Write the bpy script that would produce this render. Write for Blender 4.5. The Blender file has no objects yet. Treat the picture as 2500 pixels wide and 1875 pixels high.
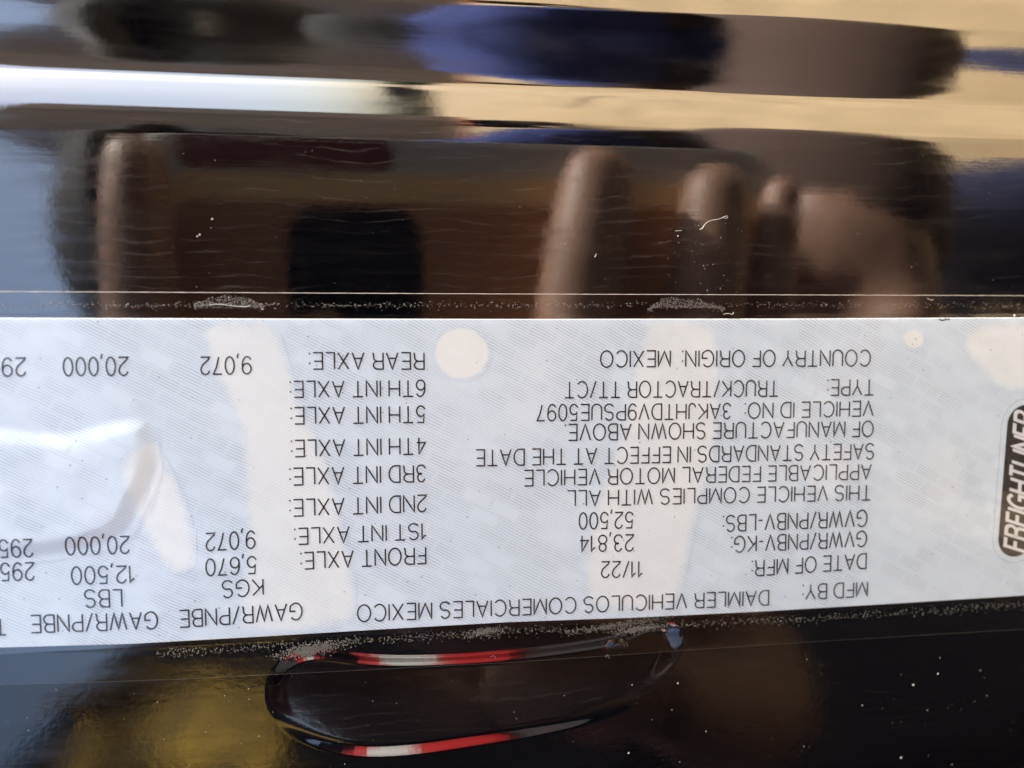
import bpy, bmesh, math, random
from mathutils import Vector, Matrix, noise
R = math.radians
random.seed(7)
S = bpy.context.scene
COL = S.collection
# ------------------------------------------------------------------ frame of the place
# The label sits on an upright black door-frame panel. Panel frame (metres):
#   a = along the label (world down), b = across it (world +X), n = out of the panel (world -Y)
ZL = 1.40          # height of the camera above the ground
H = 0.120          # lens to panel
FOC = 1805.0       # focal length of the photo in its own 2500 px
U = Vector((14550, 160, -1805)).normalized()
V = Vector((-70, 25063, 1805)); V = (V - U*V.dot(U)).normalized()
N = U.cross(V)
def W(a, b, n=0.0): return Vector((b, -n, ZL - a))
def q(px, py):      # a measurement on the photo -> (a, b) metres on the panel
    d = Vector(((px-1250)/FOC, -(py-937.5)/FOC, -1))
    da, db, dn = d.dot(U), d.dot(V), d.dot(N)
    return (-da/dn*H, -db/dn*H)

# ------------------------------------------------------------------ camera
cam = bpy.data.cameras.new('camera'); co = bpy.data.objects.new('camera', cam); COL.objects.link(co)
def pw(v): return Vector((v[1], -v[2], -v[0]))       # panel vector -> world vector
cx, cy, cz = (pw((U[i], V[i], N[i])) for i in range(3))
M = Matrix((cx, cy, cz)).transposed().to_4x4(); M.translation = W(0, 0, H)
co.matrix_world = M
cam.sensor_width = 36; cam.lens = 36*FOC/2500
cam.clip_start = 0.002; cam.clip_end = 6000
cam.dof.use_dof = True; cam.dof.focus_distance = H*1.012; cam.dof.aperture_fstop = 7.5
S.camera = co
# ------------------------------------------------------------------ sky and sun
SUN_EL, SUN_AZ = 50, 97.0     # the sun rakes along the door panel
w = bpy.data.worlds.new('World'); S.world = w; w.use_nodes = True
nt = w.node_tree; bg = nt.nodes['Background']
sky = nt.nodes.new('ShaderNodeTexSky'); sky.sky_type = 'NISHITA'; sky.sun_disc = False
sky.sun_elevation = R(SUN_EL); sky.sun_rotation = R(SUN_AZ); sky.air_density = 1.0; sky.dust_density = 4.0
nt.links.new(sky.outputs[0], bg.inputs[0]); bg.inputs[1].default_value = 0.15
sl = bpy.data.lights.new('sun', 'SUN'); sl.energy = 4.5; sl.angle = R(0.5); sl.color = (1, .94, .84)
so = bpy.data.objects.new('sun', sl); COL.objects.link(so)
sd = Vector((math.sin(R(SUN_AZ))*math.cos(R(SUN_EL)), math.cos(R(SUN_AZ))*math.cos(R(SUN_EL)), math.sin(R(SUN_EL))))
so.rotation_euler = sd.to_track_quat('Z', 'Y').to_euler()
S.view_settings.view_transform = 'Standard'; S.view_settings.look = 'None'
S.view_settings.exposure = 1.95; S.view_settings.gamma = 1
S.render.engine = 'CYCLES'
S.cycles.max_bounces = 10; S.cycles.transparent_max_bounces = 12

# ------------------------------------------------------------------ material helpers
def mat(name, col=(.5,.5,.5), rough=.5, ior=1.45, metal=0.0):
    m = bpy.data.materials.new(name); m.use_nodes = True
    p = m.node_tree.nodes['Principled BSDF']
    p.inputs['Base Color'].default_value = (*col, 1); p.inputs['Roughness'].default_value = rough
    p.inputs['IOR'].default_value = ior; p.inputs['Metallic'].default_value = metal
    return m, m.node_tree, p
def nd(t, typ, **k):
    n_ = t.nodes.new(typ)
    for a_, v_ in k.items(): setattr(n_, a_, v_)
    return n_
def mapped(t, scale, rot=(0,0,0), loc=(0,0,0)):
    tc = nd(t, 'ShaderNodeTexCoord'); mp = nd(t, 'ShaderNodeMapping')
    mp.inputs['Scale'].default_value = scale; mp.inputs['Rotation'].default_value = rot; mp.inputs['Location'].default_value = loc
    t.links.new(tc.outputs['Object'], mp.inputs[0]); return mp.outputs[0]
def noise_n(t, vec, scale, detail=3, rough=.5, dist=0.0):
    x = nd(t, 'ShaderNodeTexNoise'); x.inputs['Scale'].default_value = scale; x.inputs['Detail'].default_value = detail
    x.inputs['Roughness'].default_value = rough; x.inputs['Distortion'].default_value = dist
    t.links.new(vec, x.inputs['Vector']); return x.outputs[0]
def ramp(t, src, p0, p1, c0=(0,0,0,1), c1=(1,1,1,1)):
    r = nd(t, 'ShaderNodeValToRGB'); e = r.color_ramp.elements
    e[0].position = p0; e[1].position = p1; e[0].color = c0; e[1].color = c1
    t.links.new(src, r.inputs[0]); return r.outputs[0]
def math_n(t, op, x, y=None, clamp=False):
    m_ = nd(t, 'ShaderNodeMath', operation=op, use_clamp=clamp)
    for i, v_ in enumerate((x, y)):
        if v_ is None: continue
        if isinstance(v_, (int, float)): m_.inputs[i].default_value = v_
        else: t.links.new(v_, m_.inputs[i])
    return m_.outputs[0]
def mixc(t, f, a_, b_, blend='MIX'):
    x = nd(t, 'ShaderNodeMix', data_type='RGBA', blend_type=blend)
    for sock, v_ in ((x.inputs[0], f), (x.inputs[6], a_), (x.inputs[7], b_)):
        if isinstance(v_, (int, float)): sock.default_value = v_
        elif isinstance(v_, tuple): sock.default_value = (*v_, 1) if len(v_) == 3 else v_
        else: t.links.new(v_, sock)
    return x.outputs[2]
def bump(t, h, dist, strength=1.0, prev=None):
    b_ = nd(t, 'ShaderNodeBump'); b_.inputs['Distance'].default_value = dist; b_.inputs['Strength'].default_value = strength
    t.links.new(h, b_.inputs['Height'])
    if prev is not None: t.links.new(prev, b_.inputs['Normal'])
    return b_.outputs[0]

def paint_mat(name, ior, rough, stain=1.0, peel=1.0, streak=1.0):
    m, t, p = mat(name, (.004, .004, .006), rough, ior)
    peel_v = mapped(t, (1000, 1000, 1000))                  # millimetres
    n1 = noise_n(t, peel_v, .9, 2)
    lines = noise_n(t, mapped(t, (1500, 1000, 45)), 1.0, 3) # fine streaks running along the panel
    fine = noise_n(t, mapped(t, (1000, 1000, 600)), 4.5, 2)
    b1 = bump(t, n1, .0000075*peel); b2 = bump(t, lines, .0000016*peel*streak, 1, b1); b3 = bump(t, fine, .0000016*peel, 1, b2)
    t.links.new(b3, p.inputs['Normal'])
    # dried water marks: thin wavy rims, drawn out along the panel
    sx = nd(t, 'ShaderNodeSeparateXYZ'); t.links.new(mapped(t, (1000, 1000, 1000)), sx.inputs[0])
    wob = math_n(t, 'ADD', math_n(t, 'MULTIPLY', noise_n(t, mapped(t, (1000, 1000, 420)), .62, 3, .6), 1.5), math_n(t, 'MULTIPLY', noise_n(t, mapped(t, (60, 60, 30)), 1.0, 2), 7.0))
    ph = math_n(t, 'FRACT', math_n(t, 'DIVIDE', math_n(t, 'ADD', sx.outputs['X'], wob), 1.75))
    rim = ramp(t, math_n(t, 'ABSOLUTE', math_n(t, 'SUBTRACT', ph, .5)), .0, .11, (1,1,1,1), (0,0,0,1))
    brk = ramp(t, noise_n(t, mapped(t, (700, 700, 130)), 1.0, 3), .42, .6)
    patch = math_n(t, 'MULTIPLY', brk, ramp(t, noise_n(t, mapped(t, (45, 45, 22)), 1.0, 3), .42, .6))
    smear = ramp(t, noise_n(t, mapped(t, (900, 500, 300)), 1.0, 4, .65), .5, .75)
    st = math_n(t, 'MULTIPLY', math_n(t, 'MULTIPLY', rim, patch), .030*stain)
    st = math_n(t, 'ADD', st, math_n(t, 'MULTIPLY', smear, .0025*stain))
    t.links.new(math_n(t, 'ADD', math_n(t, 'MULTIPLY', ramp(t, noise_n(t, mapped(t, (260,120,60)), 1.0, 5, .6), .4, .7), .09), rough*.7), p.inputs['Roughness'])
    t.links.new(mixc(t, st, (.0014,.0014,.0022), (.75,.72,.68)), p.inputs['Base Color'])
    return m
PAINT = paint_mat('black_gloss_paint', 2.3, .05, 1.3, .45, 4.0)
PAINT_LOW = paint_mat('black_gloss_paint_lower', 1.7, .085, .28, 1.1, 1.5)
TRIM = paint_mat('black_gloss_ridge', 2.7, .06, .3, .35, 6.0)

# clear laminate film: lets light through, adds a glossy skin
def film_mat():
    m = bpy.data.materials.new('clear_film'); m.use_nodes = True; t = m.node_tree; t.nodes.clear()
    out = nd(t, 'ShaderNodeOutputMaterial'); mx = nd(t, 'ShaderNodeMixShader')
    tr = nd(t, 'ShaderNodeBsdfTransparent'); gl = nd(t, 'ShaderNodeBsdfAnisotropic'); fr = nd(t, 'ShaderNodeFresnel')
    geo = nd(t, 'ShaderNodeNewGeometry'); t.links.new(math_n(t, 'SUBTRACT', 1.5, math_n(t, 'MULTIPLY', geo.outputs['Backfacing'], 1.5-1/1.5)), fr.inputs['IOR']); gl.inputs['Roughness'].default_value = .07
    b1 = bump(t, noise_n(t, mapped(t, (1000,1000,500)), 1.2, 2), .000010)
    b2 = bump(t, noise_n(t, mapped(t, (1000,1000,1000)), 6, 2), .000003, 1, b1)
    t.links.new(b2, gl.inputs['Normal'])
    t.links.new(fr.outputs[0], mx.inputs[0]); t.links.new(tr.outputs[0], mx.inputs[1]); t.links.new(gl.outputs[0], mx.inputs[2])
    t.links.new(mx.outputs[0], out.inputs[0]); return m
FILM = film_mat()

# ------------------------------------------------------------------ object helpers
def tag(o, label=None, cat=None, group=None, kind=None):
    if label: o['label'] = label
    if cat: o['category'] = cat
    if group: o['group'] = group
    if kind: o['kind'] = kind
    return o
def empty(name, loc):
    o = bpy.data.objects.new(name, None); COL.objects.link(o); o.location = loc; o.empty_display_size = .02; return o
def mesh_obj(name, verts, faces, m, parent=None, smooth=True, normals=None):
    off = parent.location if parent is not None and parent.type == 'EMPTY' else Vector((0,0,0))
    if parent is not None and parent.parent is not None: off = parent.parent.location
    me = bpy.data.meshes.new(name); me.from_pydata([tuple(Vector(v)-off) for v in verts], [], faces)
    me.materials.append(m)
    if smooth: me.polygons.foreach_set('use_smooth', [True]*len(me.polygons))
    if normals is not None: me.normals_split_custom_set_from_vertices([tuple(x) for x in normals])
    me.update()
    o = bpy.data.objects.new(name, me); COL.objects.link(o)
    if parent is not None: o.parent = parent
    return o
ROOT = W(0, 0, 0)     # every thing fixed to the panel shares this base point
def lin(x0, x1, k): return [x0+(x1-x0)*i/(k-1) for i in range(k)]
def sheet(name, As, Bs, zf, m, parent, edge=None):
    """a height field over the panel, with exact normals"""
    vs, ns = [], []
    e = 2e-5
    for b in Bs:
        for a in As:
            vs.append(W(a, b, zf(a, b)))
            ga = (zf(a+e, b)-zf(a-e, b))/(2*e); gb = (zf(a, b+e)-zf(a, b-e))/(2*e)
            ns.append(pw(Vector((-ga, -gb, 1)).normalized()))
    k = len(As); fs = [(j*k+i, j*k+i+1, (j+1)*k+i+1, (j+1)*k+i) for j in range(len(Bs)-1) for i in range(k-1)]
    return mesh_obj(name, vs, fs, m, parent, True, ns)
def sstep(x):
    x = max(0., min(1., x)); return x*x*(3-2*x)

# ------------------------------------------------------------------ the ground
gm, gt, gp = mat('sandy_ground', (.42,.32,.2), .9)
gv = mapped(gt, (1,1,1))
gt.links.new(mixc(gt, ramp(gt, noise_n(gt, gv, 1.2, 6, .6), .35, .65), (.40,.285,.15), (.56,.41,.22)), gp.inputs['Base Color'])
gt.links.new(bump(gt, noise_n(gt, gv, 60, 5, .6), .012), gp.inputs['Normal'])
k = 25
gvs = [Vector(((i-12)*abs(i-12)*14, (j-12)*abs(j-12)*14, 0)) for j in range(k) for i in range(k)]
tag(mesh_obj('ground', gvs, [(j*k+i, j*k+i+1, (j+1)*k+i+1, (j+1)*k+i) for j in range(k-1) for i in range(k-1)], gm), kind='structure')

# ------------------------------------------------------------------ door frame panel
frame = tag(empty('door_frame', ROOT), 'glossy black vehicle door frame with a raised ridge, carrying the white label', 'door frame')
bR0 = q(1024, 345)[1]; bR1 = q(1024, 292)[1]; bR2 = q(1024, 200)[1]; bTop = q(1024, 8)[1]
def prof_theta(b):          # tilt of the surface, degrees, towards +b
    pts = [(bR0, 0), (bR0+.0006, 2.5), (bR0+.0022, 3.2), (bR1, 7), (bR1+.0012, 13), (bR2-.0012, 19), (bR2-.0004, 26),
           (bR2, 30), (bR2+.0004, 12), (bR2+.0012, 2), (bR2+.003, -2.0), (bTop-.003, -5.5), (bTop+.0005, -4.0), (bTop+.002, 6), (bTop+.012, 14), (bTop+.03, 30)]
    if b <= pts[0][0]: return 0.
    for (x0, y0), (x1, y1) in zip(pts, pts[1:]):
        if b <= x1: return y0+(y1-y0)*sstep((b-x0)/(x1-x0))
    return 30.
PB = lin(bR0-.002, bTop+.04, 2400); PZ = [0.]
for i in range(1, len(PB)): PZ.append(PZ[-1]-math.tan(R(prof_theta((PB[i]+PB[i-1])/2)))*(PB[i]-PB[i-1]))
def zprof(a, b):
    if b <= PB[0]: return 0.
    f = (b-PB[0])/(PB[-1]-PB[0])*(len(PB)-1); i = min(int(f), len(PB)-2); f -= i
    return PZ[i]*(1-f)+PZ[i+1]*f
def psheet(name, b0, b1, kb, m):
    vs, ns = [], []; As = [-.45+.9*i/8 for i in range(9)]
    for b in lin(b0, b1, kb):
        th = R(prof_theta(b)); nn = pw((0, math.sin(th), math.cos(th)))
        for a in As: vs.append(W(a, b, zprof(a, b))); ns.append(nn)
    fs = [(j*9+i, j*9+i+1, (j+1)*9+i+1, (j+1)*9+i) for j in range(kb-1) for i in range(8)]
    return mesh_obj(name, vs, fs, m, frame, True, ns)
bH = bR2-.0003
psheet('upper_flange', bH, bTop+.03, 220, TRIM)
psheet('ridge', bR1, bH, 160, TRIM)
# stamped recess below the label
RO = [(690,1640),(676,1700),(700,1755),(770,1800),(880,1822),(1010,1816),(1150,1795),(1300,1772),(1430,1745),(1540,1702),(1600,1650),(1640,1590),(1645,1545),
      (1600,1540),(1560,1556),(1500,1580),(1350,1602),(1180,1620),(1000,1628),(880,1624),(800,1612),(740,1612)]
RP = [q(*p_) for p_ in RO]
def chaikin(P, k_=2):
    for _ in range(k_):
        o_ = []
        for i in range(len(P)):
            p0, p1 = P[i], P[(i+1) % len(P)]
            o_ += [(.75*p0[0]+.25*p1[0], .75*p0[1]+.25*p1[1]), (.25*p0[0]+.75*p1[0], .25*p0[1]+.75*p1[1])]
        P = o_
    return P
def sdist(P, x, y):         # >0 inside
    best = 1e9; ins = False
    for i in range(len(P)):
        x0, y0 = P[i]; x1, y1 = P[(i+1) % len(P)]
        dx, dy = x1-x0, y1-y0
        t_ = max(0., min(1., ((x-x0)*dx+(y-y0)*dy)/(dx*dx+dy*dy+1e-18)))
        d_ = (x-x0-t_*dx)**2+(y-y0-t_*dy)**2
        if d_ < best: best = d_
        if (y0 > y) != (y1 > y) and x < (x1-x0)*(y-y0)/(y1-y0)+x0: ins = not ins
    return math.sqrt(best)*(1 if ins else -1)
RPs = chaikin(RP, 2)
dA, dB = q(1512, 1590)
recB = q(1100, 1720)[1]
def zrec(a, b):
    d_ = sdist(RPs, a, b)
    f_ = sstep((d_+.0022)/.0034)
    z = f_*(-.00015-(b-recB)*.20)
    # small half-round tab at the upper right of the recess
    ta, tb = a-dA, b-dB
    rr = math.hypot(ta, tb)
    if rr < .004: z += .0007*sstep((.0021-rr)/.0010)*sstep((tb+.0002)/.0005)
    return z
ra0, ra1 = q(600, 1700)[0], q(1760, 1600)[0]; rb0, rb1 = q(1100, 1880)[1], q(1100, 1535)[1]
rb1 = min(rb1, q(1760, 1545)[1]); rb0 -= .003
rb1 = q(1640, 1512)[1]
def rect_sheet(a0, a1, b0, b1, m): 
    return [(W(a0,b0), W(a1,b0), W(a1,b1), W(a0,b1))]
sheet('stamped_recess', lin(ra0, ra1, 330), lin(rb0, rb1, 120), zrec, PAINT_LOW, frame)
def flat_panel(name, rects, m):
    vs, fs = [], []
    for a0, a1, b0, b1 in rects:
        i = len(vs); vs += [W(a0,b0), W(a1,b0), W(a1,b1), W(a0,b1)]; fs.append((i, i+1, i+2, i+3))
    return mesh_obj(name, vs, fs, m, frame, True, [pw((0,0,1))]*len(vs))
hx0, hx1, hy0, hy1 = q(-250, 1200)[0], q(440, 1200)[0], q(200, 1440)[1], q(200, 960)[1]   # opening hidden under the label, where the wrinkle sinks in
flat_panel('main_panel', [(-.45, .45, hy1, bR0), (-.45, hx0, hy0, hy1), (hx1, .45, hy0, hy1), (-.45, .45, rb1, hy0)], PAINT)
psheet('panel_fillet', bR0, bR1, 60, PAINT)
flat_panel('lower_panel', [(-.45, ra0, -.15, rb1), (ra1, .45, -.15, rb1), (ra0, ra1, -.15, rb0)], PAINT_LOW)
# body of the frame behind its face, closing the back and the sides
def box_mesh(lo, hi):
    x0,y0,z0 = lo; x1,y1,z1 = hi
    v_ = [(x,y,z) for z in (z0,z1) for y in (y0,y1) for x in (x0,x1)]
    return v_, [(0,2,3,1),(4,5,7,6),(0,1,5,4),(2,6,7,3),(0,4,6,2),(1,3,7,5)]
def bbox(name, lo, hi, m, parent, bev=.004):
    v_, f_ = box_mesh(lo, hi); o = mesh_obj(name, v_, f_, m, parent, False)
    if bev:
        md = o.modifiers.new('bevel', 'BEVEL'); md.width = bev; md.segments = 3
    return o
bbox('frame_body', (-.149, .035, ZL-.449), (bTop+.028, .6, ZL+.449), PAINT_LOW, frame)
bbox('sun_block_cab_wall', (bTop+.031, .10, .5), (1.9, .60, 2.75), PAINT_LOW, frame, .02)  # unseen cab walls, added to block the sun from the hand
bbox('sun_block_cab_wall', (-1.2, .10, ZL+.455), (bTop+.029, .60, 2.75), PAINT_LOW, frame, .02)
bbox('sun_block_cab_wall', (-1.2, .10, .5), (-.157, .60, ZL+.453), PAINT_LOW, frame, .02)
bbox('return_flange', (-.155, .0005, ZL-.449), (-.149, .6, ZL+.449), PAINT_LOW, frame, .001)

# ------------------------------------------------------------------ the label
label = tag(empty('certification_label', ROOT), 'white vehicle certification label printed in small black capitals, stuck upside down on the black panel', 'label')
lm, lt, lp = mat('label_stock', (.8,.8,.8), .45)
def stock_colour(lt, c_lo, c_hi, c_line, strength):
    # security print: fine dotted diagonal hatching that leaves blocks free
    rotv = mapped(lt, (1000, 1000, 1000), (0, 0, 0))
    sep = nd(lt, 'ShaderNodeSeparateXYZ'); lt.links.new(rotv, sep.inputs[0])
    bb = sep.outputs['X']; aa = math_n(lt, 'MULTIPLY', sep.outputs['Z'], -1.0)
    wob = noise_n(lt, mapped(lt, (120,120,120)), 1.0, 2)
    across = math_n(lt, 'ADD', math_n(lt, 'ADD', math_n(lt, 'MULTIPLY', bb, .885), math_n(lt, 'MULTIPLY', aa, .465)), math_n(lt, 'MULTIPLY', wob, .8))
    along = math_n(lt, 'SUBTRACT', math_n(lt, 'MULTIPLY', aa, .885), math_n(lt, 'MULTIPLY', bb, .465))
    hw = math_n(lt, 'SINE', math_n(lt, 'MULTIPLY', across, 2*math.pi/.455))
    hw = ramp(lt, math_n(lt, 'MULTIPLY_ADD', hw, .5), .45, .80)
    dots = math_n(lt, 'SINE', math_n(lt, 'MULTIPLY', along, 2*math.pi/.26))
    dots = math_n(lt, 'ADD', math_n(lt, 'MULTIPLY', dots, .3), .7)
    cell = nd(lt, 'ShaderNodeTexBrick'); cell.inputs['Scale'].default_value = 1.0
    cell.inputs['Color1'].default_value = (1,1,1,1); cell.inputs['Color2'].default_value = (.0,.0,.0,1); cell.inputs['Mortar'].default_value = (.3,.3,.3,1)
    cell.inputs['Brick Width'].default_value = 5.2; cell.inputs['Row Height'].default_value = 2.6; cell.inputs['Mortar Size'].default_value = .55; cell.inputs['Mortar Smooth'].default_value = .6
    cmb = nd(lt, 'ShaderNodeCombineXYZ'); lt.links.new(across, cmb.inputs[1]); lt.links.new(along, cmb.inputs[0]); lt.links.new(cmb.outputs[0], cell.inputs['Vector'])
    free = ramp(lt, cell.outputs[0], .1, .45, (.12,.12,.12,1), (1,1,1,1))
    fade = ramp(lt, noise_n(lt, mapped(lt, (95,95,95), loc=(3,1,2)), 1.0, 3), .34, .6, (.35,.35,.35,1), (1,1,1,1))
    hat = math_n(lt, 'MULTIPLY', math_n(lt, 'MULTIPLY', math_n(lt, 'MULTIPLY', hw, dots), free), fade)
    stock = mixc(lt, ramp(lt, noise_n(lt, mapped(lt, (60,60,60)), 1.0, 3), .35, .65), c_lo, c_hi)
    lcol = mixc(lt, math_n(lt, 'MULTIPLY', hat, strength), stock, c_line)
    # stray ink dots and a smudge of dust
    vor = nd(lt, 'ShaderNodeTexVoronoi'); vor.inputs['Scale'].default_value = .42; vor.inputs['Randomness'].default_value = 1
    lt.links.new(mapped(lt, (1000,1000,1000)), vor.inputs['Vector'])
    spk = ramp(lt, vor.outputs['Distance'], .035, .075, (1,1,1,1), (0,0,0,1))
    lcol = mixc(lt, math_n(lt, 'MULTIPLY', spk, .7), lcol, (.12,.12,.16))
    return lcol
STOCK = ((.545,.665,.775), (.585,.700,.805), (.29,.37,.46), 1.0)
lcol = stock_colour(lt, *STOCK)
lt.links.new(lcol, lp.inputs['Base Color'])
lt.links.new(bump(lt, noise_n(lt, mapped(lt, (1000,1000,1000)), .5, 3), .00002), lp.inputs['Normal'])
# outline of the label: straight upper edge, slightly bowed lower edge
TOPE = [(-330,775),(0,777),(700,779),(1250,780),(1900,779),(2500,776),(2800,774)]
BOTE = [(-330,1602),(0,1580),(320,1571),(640,1553),(960,1534),(1240,1518),(1550,1507),(1860,1492),(2180,1473),(2500,1453),(2800,1436)]
def edge_b(E, a):
    P = [q(*p_) for p_ in E]
    for (a0, b0), (a1, b1) in zip(P, P[1:]):
        if a <= a1 or (a1, b1) == P[-1]: return b0+(b1-b0)*(a-a0)/(a1-a0)
# the wrinkle at the left end: a soft pillow pushed up under label and film
WR = [(-80,1052),(0,1052),(90,1066),(180,1068),(260,1042),(345,1026),(362,1060),(372,1110),(352,1180),(322,1230),(300,1290),(200,1330),(60,1350),(-80,1360)]
WRp = chaikin([q(*p_) for p_ in WR], 2)
def wrinkle(a, b):
    if a > q(420, 1200)[0] or b > q(0, 1000)[1] or b < q(0, 1420)[1]: return 0.
    d_ = sdist(WRp, a, b)
    return .00026*sstep((d_+.0012)/.0032)+.00005*noise.noise(Vector((a*200, b*260, 1)))*sstep((d_+.001)/.003)
LT = .00010
def zlab(a, b): return LT + wrinkle(a, b)
aL, aR = q(-260, 1100)[0], q(2760, 1100)[0]
def band(name, Ef0, Ef1, zf, m, parent, ka, kb):
    vs, ns = [], []; e = 3e-5
    As = lin(aL, aR, ka)
    for j in range(kb):
        for a in As:
            b0, b1 = Ef0(a), Ef1(a); b = b0+(b1-b0)*j/(kb-1)
            vs.append(W(a, b, zf(a, b)))
            ga = (zf(a+e, b)-zf(a-e, b))/(2*e); gb = (zf(a, b+e)-zf(a, b-e))/(2*e)
            ns.append(pw(Vector((-ga, -gb, 1)).normalized()))
    fs = [(j*ka+i, j*ka+i+1, (j+1)*ka+i+1, (j+1)*ka+i) for j in range(kb-1) for i in range(ka-1)]
    return mesh_obj(name, vs, fs, m, parent, True, ns)
lab_top = lambda a: edge_b(TOPE, a)
lab_bot = lambda a: edge_b(BOTE, a)
band('label_sheet', lab_bot, lab_top, zlab, lm, label, 420, 150)
wm, _, _ = mat('label_cut_edge', (.82,.84,.86), .5)
for f_ in (lab_top, lab_bot):      # the cut edge of the stock, a hair thick
    As = lin(aL, aR, 120); vs, fs = [], []
    for i, a in enumerate(As):
        s_ = 1 if f_ is lab_top else -1
        vs += [W(a, f_(a), LT), W(a, f_(a)+s_*.00006, 0)]
        if i: fs.append((2*i-2, 2*i, 2*i+1, 2*i-1))
    mesh_obj('cut_edge', vs, fs, wm, label)

# ---- lettering: a light grotesque drawn with strokes
def arc(cx_, cy_, rx, ry, a0, a1, k_=14):
    return [(cx_+rx*math.cos(R(a0+(a1-a0)*i/k_)), cy_+ry*math.sin(R(a0+(a1-a0)*i/k_))) for i in range(k_+1)]
G = {}
def g(c, w_, *st): G[c] = (w_, st)
g('A', .66, [(0,0),(.33,1),(.66,0)], [(.12,.34),(.54,.34)])
g('B', .56, [(0,0),(0,1),(.30,1)]+arc(.30,.765,.22,.235,90,-90)+[(0,.53)], [(.30,.53)]+arc(.31,.265,.25,.265,90,-90)+[(0,0)])
g('C', .68, arc(.36,.5,.36,.51,40,320,24))
g('D', .63, [(0,0),(0,1),(.26,1)]+arc(.26,.5,.37,.5,90,-90,20)+[(0,0)])
g('E', .52, [(.52,1),(0,1),(0,0),(.52,0)], [(0,.52),(.47,.52)])
g('F', .50, [(.50,1),(0,1),(0,0)], [(0,.52),(.44,.52)])
g('G', .71, arc(.36,.5,.36,.51,42,300,24)+[(.66,.14),(.70,.24),(.70,.48),(.38,.48)])
g('H', .62, [(0,0),(0,1)], [(.62,0),(.62,1)], [(0,.52),(.62,.52)])
g('I', .0, [(0,0),(0,1)])
g('J', .42, [(.42,1),(.42,.26)]+arc(.21,.24,.21,.25,0,-180))
g('K', .60, [(0,0),(0,1)], [(.58,1),(0,.38)], [(.19,.58),(.60,0)])
g('L', .48, [(0,1),(0,0),(.48,0)])
g('M', .74, [(0,0),(0,1),(.37,.04),(.74,1),(.74,0)])
g('N', .62, [(0,0),(0,1),(.62,0),(.62,1)])
g('O', .74, arc(.37,.5,.37,.51,0,360,30))
g('P', .56, [(0,0),(0,1),(.30,1)]+arc(.30,.74,.26,.26,90,-90)+[(0,.48)])
g('Q', .74, arc(.37,.5,.37,.51,0,360,30), [(.45,.2),(.72,-.04)])
g('R', .60, [(0,0),(0,1),(.31,1)]+arc(.31,.76,.25,.24,90,-90)+[(0,.52)], [(.30,.52)]+arc(.30,.32,.24,.2,90,10,8)+[(.55,.1),(.60,0)])
g('S', .58, arc(.29,.745,.255,.265,25,250,16)+[(.36,.50)]+arc(.29,.255,.285,.265,70,-155,16))
g('T', .60, [(0,1),(.60,1)], [(.30,1),(.30,0)])
g('U', .62, [(0,1),(0,.32)]+arc(.31,.31,.31,.32,180,360,18)+[(.62,1)])
g('V', .64, [(0,1),(.32,0),(.64,1)])
g('W', .92, [(0,1),(.23,0),(.46,.98),(.69,0),(.92,1)])
g('X', .62, [(0,0),(.60,1)], [(.02,1),(.62,0)])
g('Y', .62, [(0,1),(.31,.42),(.62,1)], [(.31,.42),(.31,0)])
g('Z', .58, [(0,1),(.57,1),(0,0),(.58,0)])
g('0', .50, arc(.25,.5,.25,.51,0,360,28))
g('1', .24, [(0,.76),(.12,.82),(.24,1),(.24,0)])
g('2', .50, arc(.25,.73,.24,.28,170,-20,14)+[(.40,.46),(.06,.14),(0,0),(.50,0)])
g('3', .50, arc(.24,.75,.21,.26,165,-80,14)+[(.20,.53)], [(.20,.53)]+arc(.24,.27,.25,.28,80,-165,16))
g('4', .52, [(.38,0),(.38,1),(0,.30),(.52,.30)])
g('5', .50, [(.46,1),(.09,1),(.04,.50)]+arc(.24,.31,.25,.32,140,-160,18))
g('6', .50, arc(.25,.30,.245,.31,0,360,24), [(.005,.32)]+arc(.28,.5,.275,.51,180,40,14))
g('7', .48, [(0,1),(.48,1),(.30,.6),(.16,0)])
g('8', .50, arc(.25,.76,.21,.245,0,360,20), arc(.25,.26,.25,.27,0,360,22))
g('9', .50, arc(.25,.70,.245,.31,0,360,24), [(.495,.68)]+arc(.22,.5,.275,.51,0,-140,14))
g('/', .36, [(0,-.03),(.36,1.03)])
g('-', .28, [(0,.38),(.28,.38)])
g(':', .0, [(0,.0),(0,.10)], [(0,.60),(0,.70)])
g('.', .0, [(0,0),(0,.10)])
g(',', .06, [(.06,.08),(.06,-.04),(0,-.20)])
def text_layout(s_):
    x = 0; out = []
    for i, c in enumerate(s_):
        if c == ' ': x += .31; continue
        w_, st = G[c]; out.append((x, st)); x += w_ + .20
    return out, x-.20
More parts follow.
